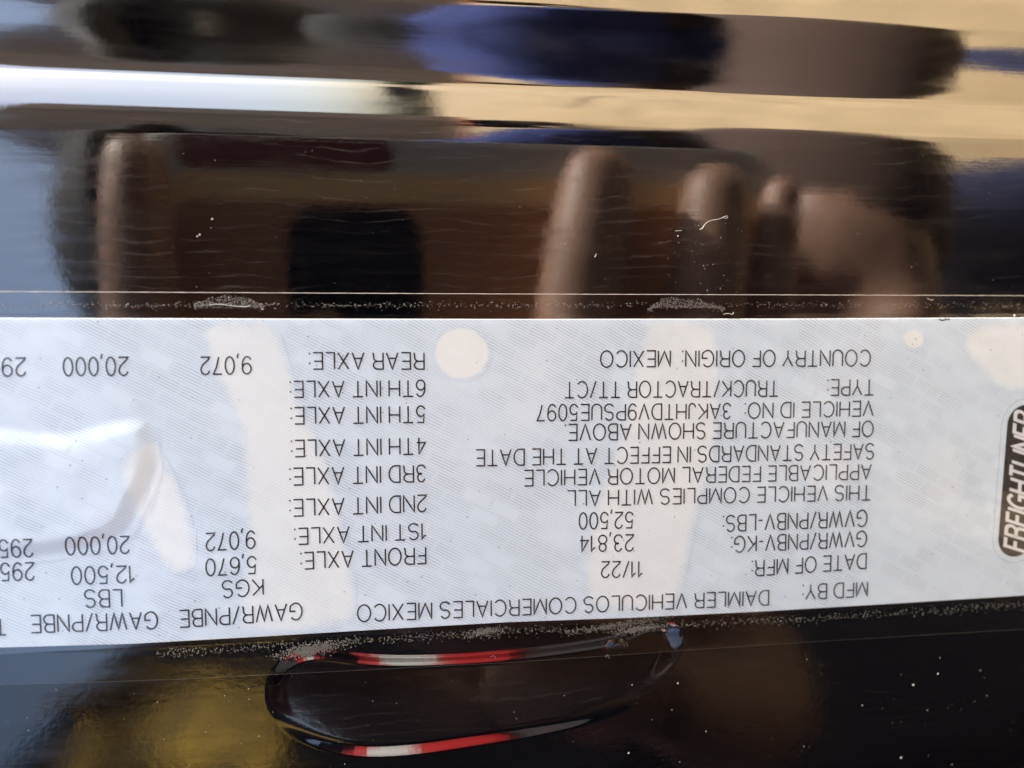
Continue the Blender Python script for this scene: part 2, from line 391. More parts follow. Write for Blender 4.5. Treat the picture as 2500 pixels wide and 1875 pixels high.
def ribbon(pts, wd, vs, fs, mapf):
    """a stroke of even width with mitred corners"""
    P = [Vector(p_) for p_ in pts]
    P = [p_ for i, p_ in enumerate(P) if i == 0 or (p_-P[i-1]).length > 1e-5]
    Q = [P[0]]
    for p0, p1 in zip(P, P[1:]):
        k_ = max(1, int((p1-p0).length/.3)) if wd > .001 else 1
        Q += [p0.lerp(p1, (i+1)/k_) for i in range(k_)]
    P = Q
    closed = (P[0]-P[-1]).length < 1e-4 and len(P) > 4
    if closed: P = P[:-1]
    n_ = len(P); base = len(vs)
    for i in range(n_):
        d0 = (P[i]-P[i-1]) if (i > 0 or closed) else (P[1]-P[0])
        d1 = (P[(i+1) % n_]-P[i]) if (i < n_-1 or closed) else (P[-1]-P[-2])
        d0 = d0.normalized(); d1 = d1.normalized()
        n0 = Vector((-d0.y, d0.x)); n1 = Vector((-d1.y, d1.x)); mt = n0+n1
        if mt.length < 1e-3: mt = n0
        mt.normalize(); s_ = min(1.9, 1/max(.3, mt.dot(n0)))
        for sg in (1, -1): vs.append(mapf(*(P[i]+mt*(sg*wd/2*s_))))
    for i in range(n_ if closed else n_-1):
        j = (i+1) % n_; fs.append((base+2*i, base+2*i+1, base+2*j+1, base+2*j))
ink, it, ip = mat('black_ink', (.03,.03,.035), .5)
it.links.new(mixc(it, ramp(it, noise_n(it, mapped(it, (1000,1000,1000)), 5.5, 2, .6), .56, .80), (.016,.016,.02), (.30,.31,.33)), ip.inputs['Base Color'])
def text_line(s_, x0, x1, y0, y1, c0, c1, wt=.090, name='printed_line'):
    """start x (right), end x (left), baseline y at both, cap-top y at both, all as measured on the photo"""
    A0, A1 = Vector(q(x0, y0)), Vector(q(x1, y1)); C0, C1 = Vector(q(x0, c0)), Vector(q(x1, c1))
    lay, wid = text_layout(s_); cap = ((C0-A0).length+(C1-A1).length)/2
    vs, fs = [], []
    h0 = Vector((C0.x-A0.x, C0.y-A0.y)); h1 = Vector((C1.x-A1.x, C1.y-A1.y)); h0.x = h1.x = 0
    xs = (A1-A0).length/(wid*cap)
    def mp(x, y):
        f_ = x/wid if wid else 0
        p_ = A0.lerp(A1, f_)+h0.lerp(h1, f_)*y
        return W(p_.x, p_.y, zlab(p_.x, p_.y)+.000045)
    for x, st in lay:
        for pl in st:
            # fit the width but keep the stroke weight even
            P2 = [((x+u_)*xs, v_) for u_, v_ in pl]
            ribbon(P2, wt, vs, fs, lambda X, Y: mp(X/xs, Y))
    return mesh_obj(name, vs, fs, ink, label, False)
T = [("REAR AXLE:",1035,756,861,861,901,901),("6TH INT AXLE:",1037,709,928,931,967,970),("5TH INT AXLE:",1037,711,991,995,1031,1035),
 ("4TH INT AXLE:",1038,712,1068,1075,1108,1115),("3RD INT AXLE:",1038,708,1135,1143,1175,1184),("2ND INT AXLE:",1040,708,1208,1220,1248,1260),
 ("1ST INT AXLE:",1040,720,1277,1290,1315,1329),("FRONT AXLE:",1039,735,1335,1349,1375,1389),
 ("9,072",613,490,871,872,912,914),("20,000",312,155,872,874,916,917),("295",62,-27,874,875,917,919),
 ("COUNTRY OF ORIGIN:",2124,1666,855,856,893,895),("MEXICO",1636,1466,856,857,895,896),
 ("TYPE:",2132,2021,926,927,964,965),("TRUCK/TRACTOR TT/CT",1899,1379,929,932,967,971),
 ("VEHICLE ID NO:",2131,1819,979,984,1015,1021),("3AKJHTDV9PSUE5097",1783,1311,985,988,1022,1027),
 ("OF MANUFACTURE SHOWN ABOVE.",2131,1380,1028,1036,1065,1075),("SAFETY STANDARDS IN EFFECT AT THE DATE",2133,1162,1083,1098,1120,1137),
 ("APPLICABLE FEDERAL MOTOR VEHICLE",2126,1280,1133,1148,1169,1186),("THIS VEHICLE COMPLIES WITH ALL",2125,1385,1184,1198,1220,1235),
 ("GVWR/PNBV-LBS:",2116,1766,1245,1259,1284,1297),("52,500",1545,1414,1250,1252,1288,1291),
 ("GVWR/PNBV-KG:",2115,1786,1296,1310,1333,1348),("23,814",1546,1415,1305,1308,1344,1346),
 ("DATE OF MFR:",2114,1836,1351,1368,1387,1406),("11/22",1568,1468,1370,1371,1408,1409),
 ("MFD BY:",2117,1960,1420,1427,1455,1463),("DAIMLER VEHICULOS COMERCIALES MEXICO",1876,873,1441,1477,1476,1517),
 ("9,072",622,503,1296,1302,1337,1344),("5,670",625,503,1358,1365,1399,1405),("KGS",642,543,1413,1418,1451,1459),
 ("GAWR/PNBE",737,439,1471,1490,1511,1531),("20,000",315,161,1309,1311,1350,1354),("12,500",328,175,1381,1384,1421,1426),
 ("LBS",297,207,1439,1440,1480,1482),("GAWR/PNBE",384,76,1493,1502,1534,1544),("295",80,0,1315,1317,1358,1360),
 ("295",83,2,1373,1375,1415,1417),("TIRE",14,-85,1509,1514,1549,1553)]
for t_ in T: text_line(*t_)
# foot of a cut-off line at the very edge of the stock
vs, fs = [], []
for cx_, r_ in ((2300, 8), (2313, 4)):
    P_ = [q(cx_+r_*math.cos(R(th)), 777+(5 if r_ > 5 else 3)*math.sin(R(th))) for th in range(0, 181, 20)]
    ribbon(P_, .00022, vs, fs, lambda x, y: W(x, y, LT+.00002))
mesh_obj('printed_line', vs, fs, ink, label, False)

# ---- the maker's capsule logo, reading upwards
def grain_mat(name, dark, light, lo, hi, sc=7.0):
    m, t, p = mat(name, dark, .5)
    t.links.new(mixc(t, ramp(t, noise_n(t, mapped(t, (1000,1000,1000)), sc, 2, .7), lo, hi), dark, light), p.inputs['Base Color']); return m
capm = grain_mat('logo_black', (.010,.010,.012), (.24,.24,.25), .56, .76)
logo_c = [q(2447, 1175)[0], q(2533, 1175)[0]]
ly0, ly1 = q(2490, 1358)[1], q(2490, 988)[1]
ca, cr = sum(logo_c)/2, (logo_c[1]-logo_c[0])/2
def capsule(r_, grow, k_=16):
    P_ = [(ca+(r_+grow)*math.cos(R(th)), ly1-cr+(r_+grow)*math.sin(R(th))) for th in lin(0, 180, k_)]
    P_ += [(ca+(r_+grow)*math.cos(R(th)), ly0+cr+(r_+grow)*math.sin(R(th))) for th in lin(180, 360, k_)]
    # slight lean, as on the print
    return [(a_-.035*(b_-(ly0+ly1)/2)*-1, b_) for a_, b_ in P_]
cp = capsule(cr, 0)
o = mesh_obj('logo_capsule', [W(a_, b_, LT+.00002) for a_, b_ in cp], [tuple(range(len(cp)))], capm, label, False)
vs, fs = [], []; cp2 = capsule(cr, .0011); ribbon(cp2+[cp2[0]], .00004, vs, fs, lambda x, y: W(x, y, LT+.00002))
mesh_obj('logo_outline', vs, fs, ink, label, False)
whm, _, _ = mat('logo_white', (.60,.64,.68), .5)
lay, wid = text_layout('FREIGHTLINER')
vs, fs = [], []
Lx0, Lx1 = ly0+cr*.42, ly1-cr*.42; lh = cr*1.18
zl = [LT+.00004]
def lmap(x, y):
    f_ = x/wid; bpos = Lx0+(Lx1-Lx0)*f_ + (y-.5)*lh*.32
    return W(ca+lh*.5-lh*y+.035*(bpos-(ly0+ly1)/2), bpos, zl[0])
for x, st in lay:
    for pl in st: zl[0] += .0000015; ribbon([(x+u_, v_) for u_, v_ in pl], .175, vs, fs, lmap)
mesh_obj('logo_lettering', vs, fs, whm, label, False)

# ------------------------------------------------------------------ clear film over the label
film = tag(empty('clear_film', ROOT), 'clear protective film lying over the white label, with air pockets and bubbled edges', 'film')
FT = [(-330,709),(0,712),(1250,718),(2500,722),(2800,723)]
FB = [(-330,1688),(0,1672),(450,1658),(1250,1617),(1900,1572),(2500,1536),(2800,1518)]
film_top = lambda a: edge_b(FT, a)
film_bot = lambda a: edge_b(FB, a)
POCK = {
 'long': ([(500,784),(660,784),(690,850),(722,972),(800,1150),(836,1300),(866,1450),(862,1500),(835,1524),(600,1546),(590,1500),(610,1330),(600,1130),(590,1020),(540,930),(505,860)], .75, 'long air pocket left of the axle list'),
 'drop': ([(320,1110),(375,1075),(400,1130),(430,1180),(470,1300),(476,1370),(455,1392),(430,1396),(400,1375),(345,1280),(312,1200),(300,1140)], .85, 'drop-shaped air pocket beside the wrinkle'),
 'disc': ([(1127+65*math.cos(R(t_)), 862+62*math.sin(R(t_))) for t_ in range(0, 360, 20)], .95, 'round air pocket above the axle list'),
 'strip': ([(1590,784),(1738,784),(1748,880),(1748,980),(1744,1097),(1706,1200),(1689,1287),(1674,1373),(1654,1446),(1630,1484),(1480,1492),(1436,1450),(1431,1400),(1454,1260),(1500,1120),(1540,1000),(1554,889),(1580,810)], .75, 'long air pocket through the middle of the statement'),
 'dot': ([(2205,810),(2240,803),(2256,822),(2250,845),(2225,853),(2205,835)], .95, 'small air pocket near the upper right corner'),
 'blob': ([(2358,830),(2372,803),(2430,793),(2500,795),(2560,830),(2560,900),(2510,952),(2440,945),(2390,895),(2362,860)], .8, 'large rounded air pocket at the right edge'),
 'pale': ([(1985,1085),(2060,1080),(2072,1130),(2060,1200),(2010,1228),(1975,1190),(1960,1130)], .32, 'faint air pocket over the first words'),
 'haze': ([(2270,1080),(2330,1070),(2360,1120),(2350,1200),(2300,1260),(2260,1200),(2255,1130)], .28, 'faint air pocket left of the logo'),
}
PK = {k_: (chaikin([q(*p_) for p_ in v_[0]], 2), v_[1], v_[2]) for k_, v_ in POCK.items()}
def zfilm(a, b):
    t_, b_ = lab_top(a), lab_bot(a)
    over = sstep((t_+.0012-b)/.0014)*sstep((b-b_+.0012)/.0014)
    wv = .000016*noise.noise(Vector((a*180, b*500, 4)))
    return .00006+.00014*over+wrinkle(a, b)*1.15+wv
band('film_sheet', film_bot, film_top, zfilm, FILM, film, 300, 130)
em, _, _ = mat('film_edge', (.30,.28,.26), .35); em2, _, _ = mat('film_edge_lower', (.05,.05,.05), .5)
for nm, f_, rad in (('film_edge', film_top, .000055), ('film_edge', film_bot, .000018)):
    vs, fs = [], []; As = lin(aL, aR, 200)
    for i, a in enumerate(As):
        rr = rad*(1+.5*noise.noise(Vector((a*900, 0, 0))))
        for k_ in range(5):
            th = R(k_*45); vs.append(W(a, f_(a)+math.cos(th)*rr+.00002*noise.noise(Vector((a*500, 3, 0))), math.sin(th)*rr+.00002))
        if i: fs += [((i-1)*5+k_, i*5+k_, i*5+k_+1, (i-1)*5+k_+1) for k_ in range(4)]
    mesh_obj(nm, vs, fs, em if f_ is film_top else em2, film)
# air pockets: the film stands off the stock and the dry, milky underside shows
def pocket_mat(strength):
    m, t, p = mat('air_pocket', (.7,.7,.7), .45)
    base = stock_colour(t, *STOCK)
    milky = stock_colour(t, (.665,.735,.765), (.69,.75,.77), (.55,.59,.63), .5)
    at = nd(t, 'ShaderNodeAttribute', attribute_name='rim')
    gr = math_n(t, 'SUBTRACT', noise_n(t, mapped(t, (1000,1000,1000)), 6.0, 3, .7), .5)
    lo = math_n(t, 'SUBTRACT', noise_n(t, mapped(t, (1000,1000,1000)), .5, 3, .6), .5)
    e_ = math_n(t, 'ADD', at.outputs['Fac'], math_n(t, 'ADD', math_n(t, 'MULTIPLY', gr, 1.6), math_n(t, 'MULTIPLY', lo, .9)))
    f_ = math_n(t, 'MULTIPLY', ramp(t, e_, .30, .80), strength)
    f_ = math_n(t, 'MULTIPLY', f_, ramp(t, at.outputs['Fac'], .0, .2))
    t.links.new(mixc(t, f_, base, milky), p.inputs['Base Color'])
    return m
for k_, (P_, st, lb) in PK.items():
    bm = bmesh.new(); as_ = [p_[0] for p_ in P_]; bs_ = [p_[1] for p_ in P_]
    st_ = .00045; na = int((max(as_)-min(as_))/st_)+6; nb = int((max(bs_)-min(bs_))/st_)+6
    A_ = lin(min(as_)-st_*2, max(as_)+st_*2, na); B_ = lin(min(bs_)-st_*2, max(bs_)+st_*2, nb)
    vs, rim, idx = [], [], {}
    wid_ = .0007 if k_ in ('disc', 'dot') else (.007 if st < .5 else .0026)
    for j, b in enumerate(B_):
        for i, a in enumerate(A_):
            d_ = sdist(P_, a, b)
            if b > lab_top(a)-.0001 or b < lab_bot(a)+.0001: d_ = -.01
            if d_ > -.0009: idx[(i, j)] = len(vs); vs.append(W(a, b, zlab(a, b)+.000015)); rim.append(max(0., min(1., (d_+wid_*.5)/wid_)))
    fs = [(idx[i,j], idx[i+1,j], idx[i+1,j+1], idx[i,j+1]) for j in range(nb-1) for i in range(na-1) if all(c in idx for c in ((i,j),(i+1,j),(i+1,j+1),(i,j+1)))]
    o = mesh_obj('air_pocket', vs, fs, pocket_mat(st), film); o['label'] = lb
    at = o.data.attributes.new('rim', 'FLOAT', 'POINT'); at.data.foreach_set('value', rim)
# tiny trapped bubbles where the film bridges the label's edge
bm_, _, _ = mat('trapped_bubble', (.06,.056,.05), .3, 1.5)
dome_v = [(0,0,1)]+[(math.cos(R(60*i))*.7, math.sin(R(60*i))*.7, .7) for i in range(6)]+[(math.cos(R(60*i+30)), math.sin(R(60*i+30)), 0) for i in range(6)]
dome_f = [(0, 1+i, 1+(i+1) % 6) for i in range(6)]+[(1+i, 7+i, 1+(i+1) % 6) for i in range(6)]+[(1+(i+1) % 6, 7+i, 7+(i+1) % 6) for i in range(6)]
def bubbles(spots, name='trapped_bubbles'):
    vs, fs = [], []
    for a, b, r_ in spots:
        i0 = len(vs); sx = random.uniform(.7, 1.5); z0 = zfilm(a, b)
        vs += [W(a+x*r_*sx, b+y*r_, z0-.00001+z*r_*.7) for x, y, z in dome_v]; fs += [tuple(i0+i for i in f_) for f_ in dome_f]
    o = mesh_obj(name, vs, fs, bm_, film); o['kind'] = 'stuff'; return o
spots = []
for _ in range(1100):          # the upper trail
    px = random.uniform(0, 2560); c = 745+6*noise.noise(Vector((px*.01, 0, 0)))
    py = c+random.gauss(0, 4.0+2*noise.noise(Vector((px*.004, 5, 0))))
    spots.append((*q(px, py), random.uniform(.00003, .00009)))
for cx_, hw_, top, n_ in ((560, 85, 716, 700), (1675, 95, 722, 900)):     # two lobes
    for _ in range(n_):
        t_ = random.uniform(-1, 1); y_hi = top+26*t_*t_+2+9*noise.noise(Vector((cx_*.1, t_*2.5, 2)))+random.expovariate(.22)
        py = random.uniform(y_hi, 752 if abs(t_) < .9 else 756)
        spots.append((*q(cx_+t_*hw_, py), random.uniform(.00003, .00009)))
for _ in range(1500):          # the lower trail
    px = random.uniform(380, 2560)
    a0 = q(px, 1500)[0]; base = lab_bot(a0)-.0018
    py_off = random.gauss(0, .0004)
    spots.append((a0, base+py_off+.0004*noise.noise(Vector((px*.008, 9, 0))), random.uniform(.00004, .00009)))
for cx_, cy_, hx, hy, n_ in ((760,1586,85,15,1100), (1185,1542,50,9,420), (1560,1536,60,9,500), (1520,1524,130,8,500)):
    for _ in range(n_):
        t_ = random.gauss(0, .45); px = cx_+t_*hx
        spots.append((*q(px, cy_-.16*t_*hx+random.gauss(0, .5)*hy), random.uniform(.00004, .0001)))
bubbles(spots)

# ------------------------------------------------------------------ lint and dust on the paint
dm, _, _ = mat('lint', (.34,.33,.31), .8)
def surf(a, b):
    if b < rb1: return zrec(a, b) if (ra0 < a < ra1 and b > rb0) else 0.
    if film_bot(a) < b < film_top(a): return zfilm(a, b)
    return zprof(a, b)
def fibre(pxs, r_, lab):
    P_ = [Vector(W(*q(*p_), 0)) for p_ in pxs]
    for i, p_ in enumerate(pxs): a, b = q(*p_); P_[i] = W(a, b, surf(a, b)+r_*1.5)
    vs, fs = [], []
    for i, p_ in enumerate(P_):
        d_ = (P_[min(i+1, len(P_)-1)]-P_[max(i-1, 0)]).normalized(); s_ = d_.cross(Vector((0,-1,0))).normalized(); u_ = s_.cross(d_)
        for k2 in range(5): th = R(72*k2); vs.append(p_+(s_*math.cos(th)+u_*math.sin(th))*r_)
        if i: fs += [((i-1)*5+k2, i*5+k2, i*5+(k2+1) % 5, (i-1)*5+(k2+1) % 5) for k2 in range(5)]
    o = mesh_obj('lint_fibre', vs, fs, dm); return tag(o, lab, 'lint')
def smooth_pts(P_, k_=3):
    for _ in range(k_):
        o_ = [P_[0]]
        for p0, p1 in zip(P_, P_[1:]): o_ += [(.75*p0[0]+.25*p1[0], .75*p0[1]+.25*p1[1]), (.25*p0[0]+.75*p1[0], .25*p0[1]+.75*p1[1])]
        P_ = o_+[P_[-1]]
    return P_
fibre(smooth_pts([(1714,558),(1722,545),(1735,538),(1752,536),(1765,531),(1775,526),(1777,532),(1769,534),(1764,529)]), .000045, 'long curled pale fibre on the black paint above the statement text')
fibre([(1708,560),(1714,558),(1717,553)], .00007, 'short pale fibre beside the foot of the long curled one')
fibre([(1765,767),(1778,765),(1786,768),(1791,763)], .00005, 'short pale fibre just above the label, left of its right end')
fibre([(1648,564),(1664,563)], .00004, 'thin level fibre left of the long curled one')
fibre([(1452,628),(1456,620)], .00005, 'tiny upright fibre on the dark paint right of the camera reflection')
fibre([(2262,728),(2272,733),(2278,732)], .00005, 'short bent fibre under the film edge at the right')
fibre([(1198,1608),(1206,1604),(1212,1612)], .00004, 'tiny hooked fibre in the recess')
fibre([(1483,1612),(1487,1606),(1492,1615),(1489,1608)], .00005, 'tiny looped fibre beside the round tab of the recess')
fibre(smooth_pts([(512,745),(535,742),(560,746),(600,750),(611,746)]), .00006, 'crinkled pale fibre under the left film lobe')
# specks of dust
spk_v, spk_f = [], []
def speck(px, py, r_):
    a, b = q(px, py); i0 = len(spk_v); z0 = surf(a, b)
    for z in (0, 1):
        for i in range(5): th = R(72*i)+z*.4; rr = r_*random.uniform(.5, 1.2)*(1 if z == 0 else .6); spk_v.append(W(a+math.cos(th)*rr, b+math.sin(th)*rr, z0+z*r_*.7))
    spk_f.append(tuple(i0+5+i for i in range(5)))
    for i in range(5): spk_f.append((i0+i, i0+(i+1) % 5, i0+5+(i+1) % 5, i0+5+i))
for _ in range(90): speck(random.uniform(1150, 2500), random.uniform(1600, 1875), random.choice((.00002,.00003,.00003,.00004,.00007)))
for _ in range(60): speck(random.uniform(0, 1150), random.uniform(1640, 1875), random.choice((.00003,.00004,.00007)))
for _ in range(60): speck(random.gauss(1720, 50), random.uniform(520, 715), random.choice((.00003,.00004,.00006)))
for _ in range(90): speck(random.uniform(300, 2500), random.uniform(360, 775), random.choice((.00003,.00003,.00004,.00006)))
for px, py, r_ in ((518,535,.00022),(488,573,.0002),(482,577,.00016),(515,556,.00012),(1655,576,.00018),(2475,770,.0002),(2290,1645,.00012),(1655,1668,.00012),(2230,1672,.00015),(1545,1675,.0001),(2105,1722,.0001),(2200,1850,.00016),(1535,1838,.00015)): speck(px, py, r_)
tag(mesh_obj('dust', spk_v, spk_f, dm, None, False), 'scattered pale specks of dust on the glossy black paint', 'dust', kind='stuff')

# ------------------------------------------------------------------ what stands in front of the panel (seen only mirrored in the paint)
skm, skt, skp = mat('skin', (.30,.17,.11), .5)
skt.links.new(mixc(skt, ramp(skt, noise_n(skt, mapped(skt, (40,40,40)), 1, 4), .3, .7), (.21,.115,.075), (.29,.17,.12)), skp.inputs['Base Color'])
shm, sht, shp = mat('blue_cloth', (.03,.05,.20), .9)
sht.links.new(bump(sht, noise_n(sht, mapped(sht, (14,14,9)), 1, 4), .03), shp.inputs['Normal'])
trm, _, _ = mat('navy_trousers', (.02,.028,.08), .9)
hrm, _, _ = mat('dark_cap', (.012,.012,.014), .8)
def skin_obj(name, chain_pts, edges, radii, m, parent, sub=2, root=0):
    off = parent.location
    me = bpy.data.meshes.new(name); me.from_pydata([tuple(Vector(v)-off) for v in chain_pts], edges, []); me.materials.append(m)
    o = bpy.data.objects.new(name, me); COL.objects.link(o); o.parent = parent
    pass
    o.modifiers.new('skin', 'SKIN')
    pass
    sv = me.skin_vertices[0].data
    for i, r_ in enumerate(radii):
        rr = r_ if isinstance(r_, tuple) else (r_, r_); sv[i].radius = rr; sv[i].use_root = (i == root)
    sb = o.modifiers.new('sub', 'SUBSURF'); sb.levels = sub; sb.render_levels = sub
    o.modifiers['skin'].use_smooth_shade = True
    return o
person = tag(empty('person', Vector((0.0, -.62, 0))), 'person in a blue shirt and dark cap holding a handset up to the label', 'person')
def BP(x, y, z): return Vector((x, y, z))
# body: one continuous figure (pelvis root)
pts = [BP(.05,-.64,.95), BP(.06,-.60,1.08), BP(.04,-.54,1.22), BP(.0,-.50,1.33), BP(.03,-.44,1.39), BP(.05,-.40,1.42), BP(.062,-.37,1.475), BP(.062,-.365,1.55),
       BP(.11,-.49,1.335), BP(.17,-.48,1.30), BP(.235,-.46,1.13), BP(.19,-.32,1.17), BP(.10,-.225,1.20), BP(.06,-.20,1.215),
       BP(-.13,-.50,1.335), BP(-.19,-.48,1.30), BP(-.27,-.42,1.13), BP(-.24,-.30,1.20), BP(-.18,-.215,1.28), BP(-.15,-.18,1.31),
       BP(.10,-.66,.90), BP(.11,-.64,.50), BP(.12,-.66,.09), BP(.12,-.54,.04),
       BP(-.10,-.66,.90), BP(-.11,-.64,.50), BP(-.12,-.66,.09), BP(-.12,-.54,.04)]
ed = [(0,1),(1,2),(2,3),(3,4),(4,5),(5,6),(6,7),(3,8),(8,9),(9,10),(10,11),(11,12),(12,13),(3,14),(14,15),(15,16),(16,17),(17,18),(18,19),(0,20),(20,21),(21,22),(22,23),(0,24),(24,25),(25,26),(26,27)]
rad = [(.15,.11),(.14,.105),(.15,.11),(.14,.10),.062,.062,(.075,.085),(.07,.08),.075,.058,.046,.038,(.032,.026),(.035,.02),.075,.058,.046,.038,(.031,.024),(.03,.022),.08,.056,.042,.036,.08,.056,.042,.036]
skin_obj('body', pts, ed, rad, skm, person)
# face
fc = Vector((.062, -.365, 1.505))
def blob(name, c, r_, m, parent, k_=12):
    vs, fs = [], []
    for j in range(k_+1):
        ph = math.pi*j/k_
        for i in range(2*k_): th = math.pi*i/k_; vs.append(Vector(c)+Vector((r_[0]*math.sin(ph)*math.cos(th), r_[1]*math.sin(ph)*math.sin(th), r_[2]*math.cos(ph))))
    for j in range(k_):
        for i in range(2*k_): fs.append((j*2*k_+i, (j+1)*2*k_+i, (j+1)*2*k_+(i+1) % (2*k_), j*2*k_+(i+1) % (2*k_)))
    return mesh_obj(name, vs, fs, m, parent)
eye, _, _ = mat('eye_white', (.7,.7,.68), .2); iris, _, _ = mat('iris', (.03,.015,.01), .1); lipm, _, _ = mat('lips', (.28,.11,.09), .5)
for s_ in (-1, 1):
    blob('eye', fc+Vector((s_*.032, .078, 0)), (.012,.008,.007), eye, person); blob('iris', fc+Vector((s_*.032, .085, 0)), (.005,.003,.005), iris, person)
    blob('ear', fc+Vector((s_*.08, 0, -.005)), (.008,.018,.03), skm, person)
blob('nose', fc+Vector((0, .095, -.03)), (.013,.016,.02), skm, person); blob('mouth', fc+Vector((0, .083, -.062)), (.024,.009,.007), lipm, person)
blob('cap', fc+Vector((0, -.012, .022)), (.103,.108,.088), hrm, person)
vs = []; fs = []
for i, th in enumerate(lin(20, 160, 15)):
    c_, s_ = math.cos(R(th)), math.sin(R(th))
    for z_ in (0, .004): vs += [fc+Vector((c_*.085, s_*.09, .035+z_)), fc+Vector((c_*.085, s_*.17, .022+z_))]
    if i: j = 4*(i-1); fs += [(j, j+1, j+5, j+4), (j+2, j+6, j+7, j+3), (j+1, j+3, j+7, j+5)]
mesh_obj('cap_peak', vs, fs, hrm, person)
blob('beard', fc+Vector((0, .022, -.072)), (.064,.062,.055), hrm, person)
blob('hair', fc+Vector((0, -.035, -.02)), (.088,.075,.10), hrm, person)
# clothes
spts = [BP(.045,-.65,.93), pts[1], pts[2], pts[3]]+[BP(.02,-.47,1.365)]+[pts[8], pts[9], BP(.21,-.47,1.20), pts[14], pts[15], BP(-.235,-.45,1.20)]
skin_obj('shirt', spts, [(0,1),(1,2),(2,3),(3,4),(3,5),(5,6),(6,7),(3,8),(8,9),(9,10)], [(.23,.19),(.23,.19),(.22,.17),(.18,.13),.085,.095,.078,.07,.095,.078,.07], shm, person)
skin_obj('trousers', [BP(.045,-.65,1.0), BP(.035,-.66,.86)]+[pts[20], pts[21], BP(.12,-.66,.12), pts[24], pts[25], BP(-.12,-.66,.12)], [(0,1),(1,2),(2,3),(3,4),(1,5),(5,6),(6,7)], [(.165,.14),(.12,.12),.11,.09,.075,.11,.09,.075], trm, person)
slv, _, _ = mat('shade_sleeve_brown', (.066,.038,.028), .9)  # sleeve added over the bare forearm to darken its sunlit skin
skin_obj('shade_sleeve', [pts[9], pts[10], pts[11], pts[12], W(.185,.062,.2), W(.188,.0,.176)], [(0,1),(1,2),(2,3),(3,4),(4,5)], [.066,.060,.060,.056,.052,.044], slv, person)
# left hand closed round the handset: palm, four fingers across its back, thumb in front
def hw_(a, b, n): return W(a/1000, b/1000, n/1000)
hp = [W(.095,-.155,.18), hw_(62,-112,150), hw_(30,-97,140), hw_(38,-62,132)]
he = [(0,1),(1,2),(2,3)]; hr = [(.034,.03),(.045,.035),(.052,.03),(.050,.016)]
def finger(a0, a1, tip_b, r_, base=3, n0=112):
    i = len(hp); hp.extend([hw_(a0, -44, 120), hw_((a0*.6+a1*.4), -20, n0-2), hw_((a0*.3+a1*.7), (tip_b-10)*.5, n0-1), hw_(a1, tip_b, n0+2)])
    he.extend([(base, i), (i, i+1), (i+1, i+2), (i+2, i+3)]); hr.extend([(r_*1.1,)*2, (r_,)*2, (r_*.95,)*2, (r_*.75,)*2])
finger(38, 57, 57, .0150, n0=107); finger(68, 78, 4, .0105); finger(82, 95, 53, .0140, n0=108); finger(104, 119, 50, .0085)
i = len(hp); hp += [hw_(-24,-60,124), hw_(-66,-42,110), hw_(-80,-5,108), hw_(-81,35,109), hw_(-82,57,112)]
he += [(2, i)]+[(i+j, i+j+1) for j in range(4)]; hr += [(.020,)*2, (.0135,)*2, (.0115,)*2, (.0105,)*2, (.008,)*2]
i = len(hp); hp += [hw_(25,-62,142), hw_(8,-46,150), hw_(-6,-28,152)]; he += [(2, i), (i, i+1), (i+1, i+2)]; hr += [(.014,)*2, (.012,)*2, (.0095,)*2]
skin_obj('left_hand', hp, he, hr, skm, person)
# right hand: closed under the lower end of the handset
hp = [W(.185,.062,.2), W(.19,.02,.185), W(.195,-.015,.17)]; he = [(0,1),(1,2)]; hr = [(.047,.03),(.042,.022),(.038,.018)]
for k2, dz in enumerate((-.03,-.01,.01,.03)):
    i = len(hp); hp += [W(.19+dz,-.035,.165), W(.17+dz,-.055,.155), W(.15+dz,-.06,.145)]; he += [(2,i),(i,i+1),(i+1,i+2)]; hr += [(.0098,)*2,(.009,)*2,(.0075,)*2]
i = len(hp); hp += [W(.15,.03,.18), W(.135,.0,.165)]; he += [(1,i),(i,i+1)]; hr += [(.012,)*2,(.0095,)*2]
skin_obj('right_hand', hp, he, hr, skm, person)
rm_, _, _ = mat('red_strip', (.17,.03,.03), .6)

# handset
hset = tag(empty('handset', W(.02, 0, H+.004)), 'slim bronze handset with a dark camera block, held in front of the label', 'phone')
bz, bt, bp_ = mat('bronze_shell', (.36,.17,.08), .5)
rimm, _, _ = mat('gold_rim', (.75,.52,.26), .4)
blk, _, _ = mat('camera_block_glass', (.006,.006,.008), .1)
def rrect(a0, a1, b0, b1, r_, k_=8):
    P_ = []
    for ca_, cb_, t0 in ((a1-r_, b1-r_, 0), (a0+r_, b1-r_, 90), (a0+r_, b0+r_, 180), (a1-r_, b0+r_, 270)):
        P_ += [(ca_+r_*math.cos(R(t0+90*i/k_)), cb_+r_*math.sin(R(t0+90*i/k_))) for i in range(k_+1)]
    return P_
def slab(name, P_, n0, n1, m, parent, chamf=0.0):
    k_ = len(P_); ca_ = sum(p_[0] for p_ in P_)/k_; cb_ = sum(p_[1] for p_ in P_)/k_
    def sc(f_, n_): return [W(ca_+(p_[0]-ca_)*f_, cb_+(p_[1]-cb_)*f_, n_) for p_ in P_]
    L = [sc(1-chamf, n0), sc(1, n0+(n1-n0)*.3), sc(1, n0+(n1-n0)*.7), sc(1-chamf, n1)]
    vs = [v_ for l_ in L for v_ in l_]; fs = [tuple(range(k_)), tuple(reversed(range(3*k_, 4*k_)))]
    for j in range(3): fs += [(j*k_+i, j*k_+(i+1) % k_, (j+1)*k_+(i+1) % k_, (j+1)*k_+i) for i in range(k_)]
    return mesh_obj(name, vs, fs, m, parent, False)
gcm, _, _ = mat('grey_case', (.48,.47,.45), .5)
slab('case', rrect(-.094, .125, -.042, .063, .020), H+.0034, H+.012, gcm, hset, .02)
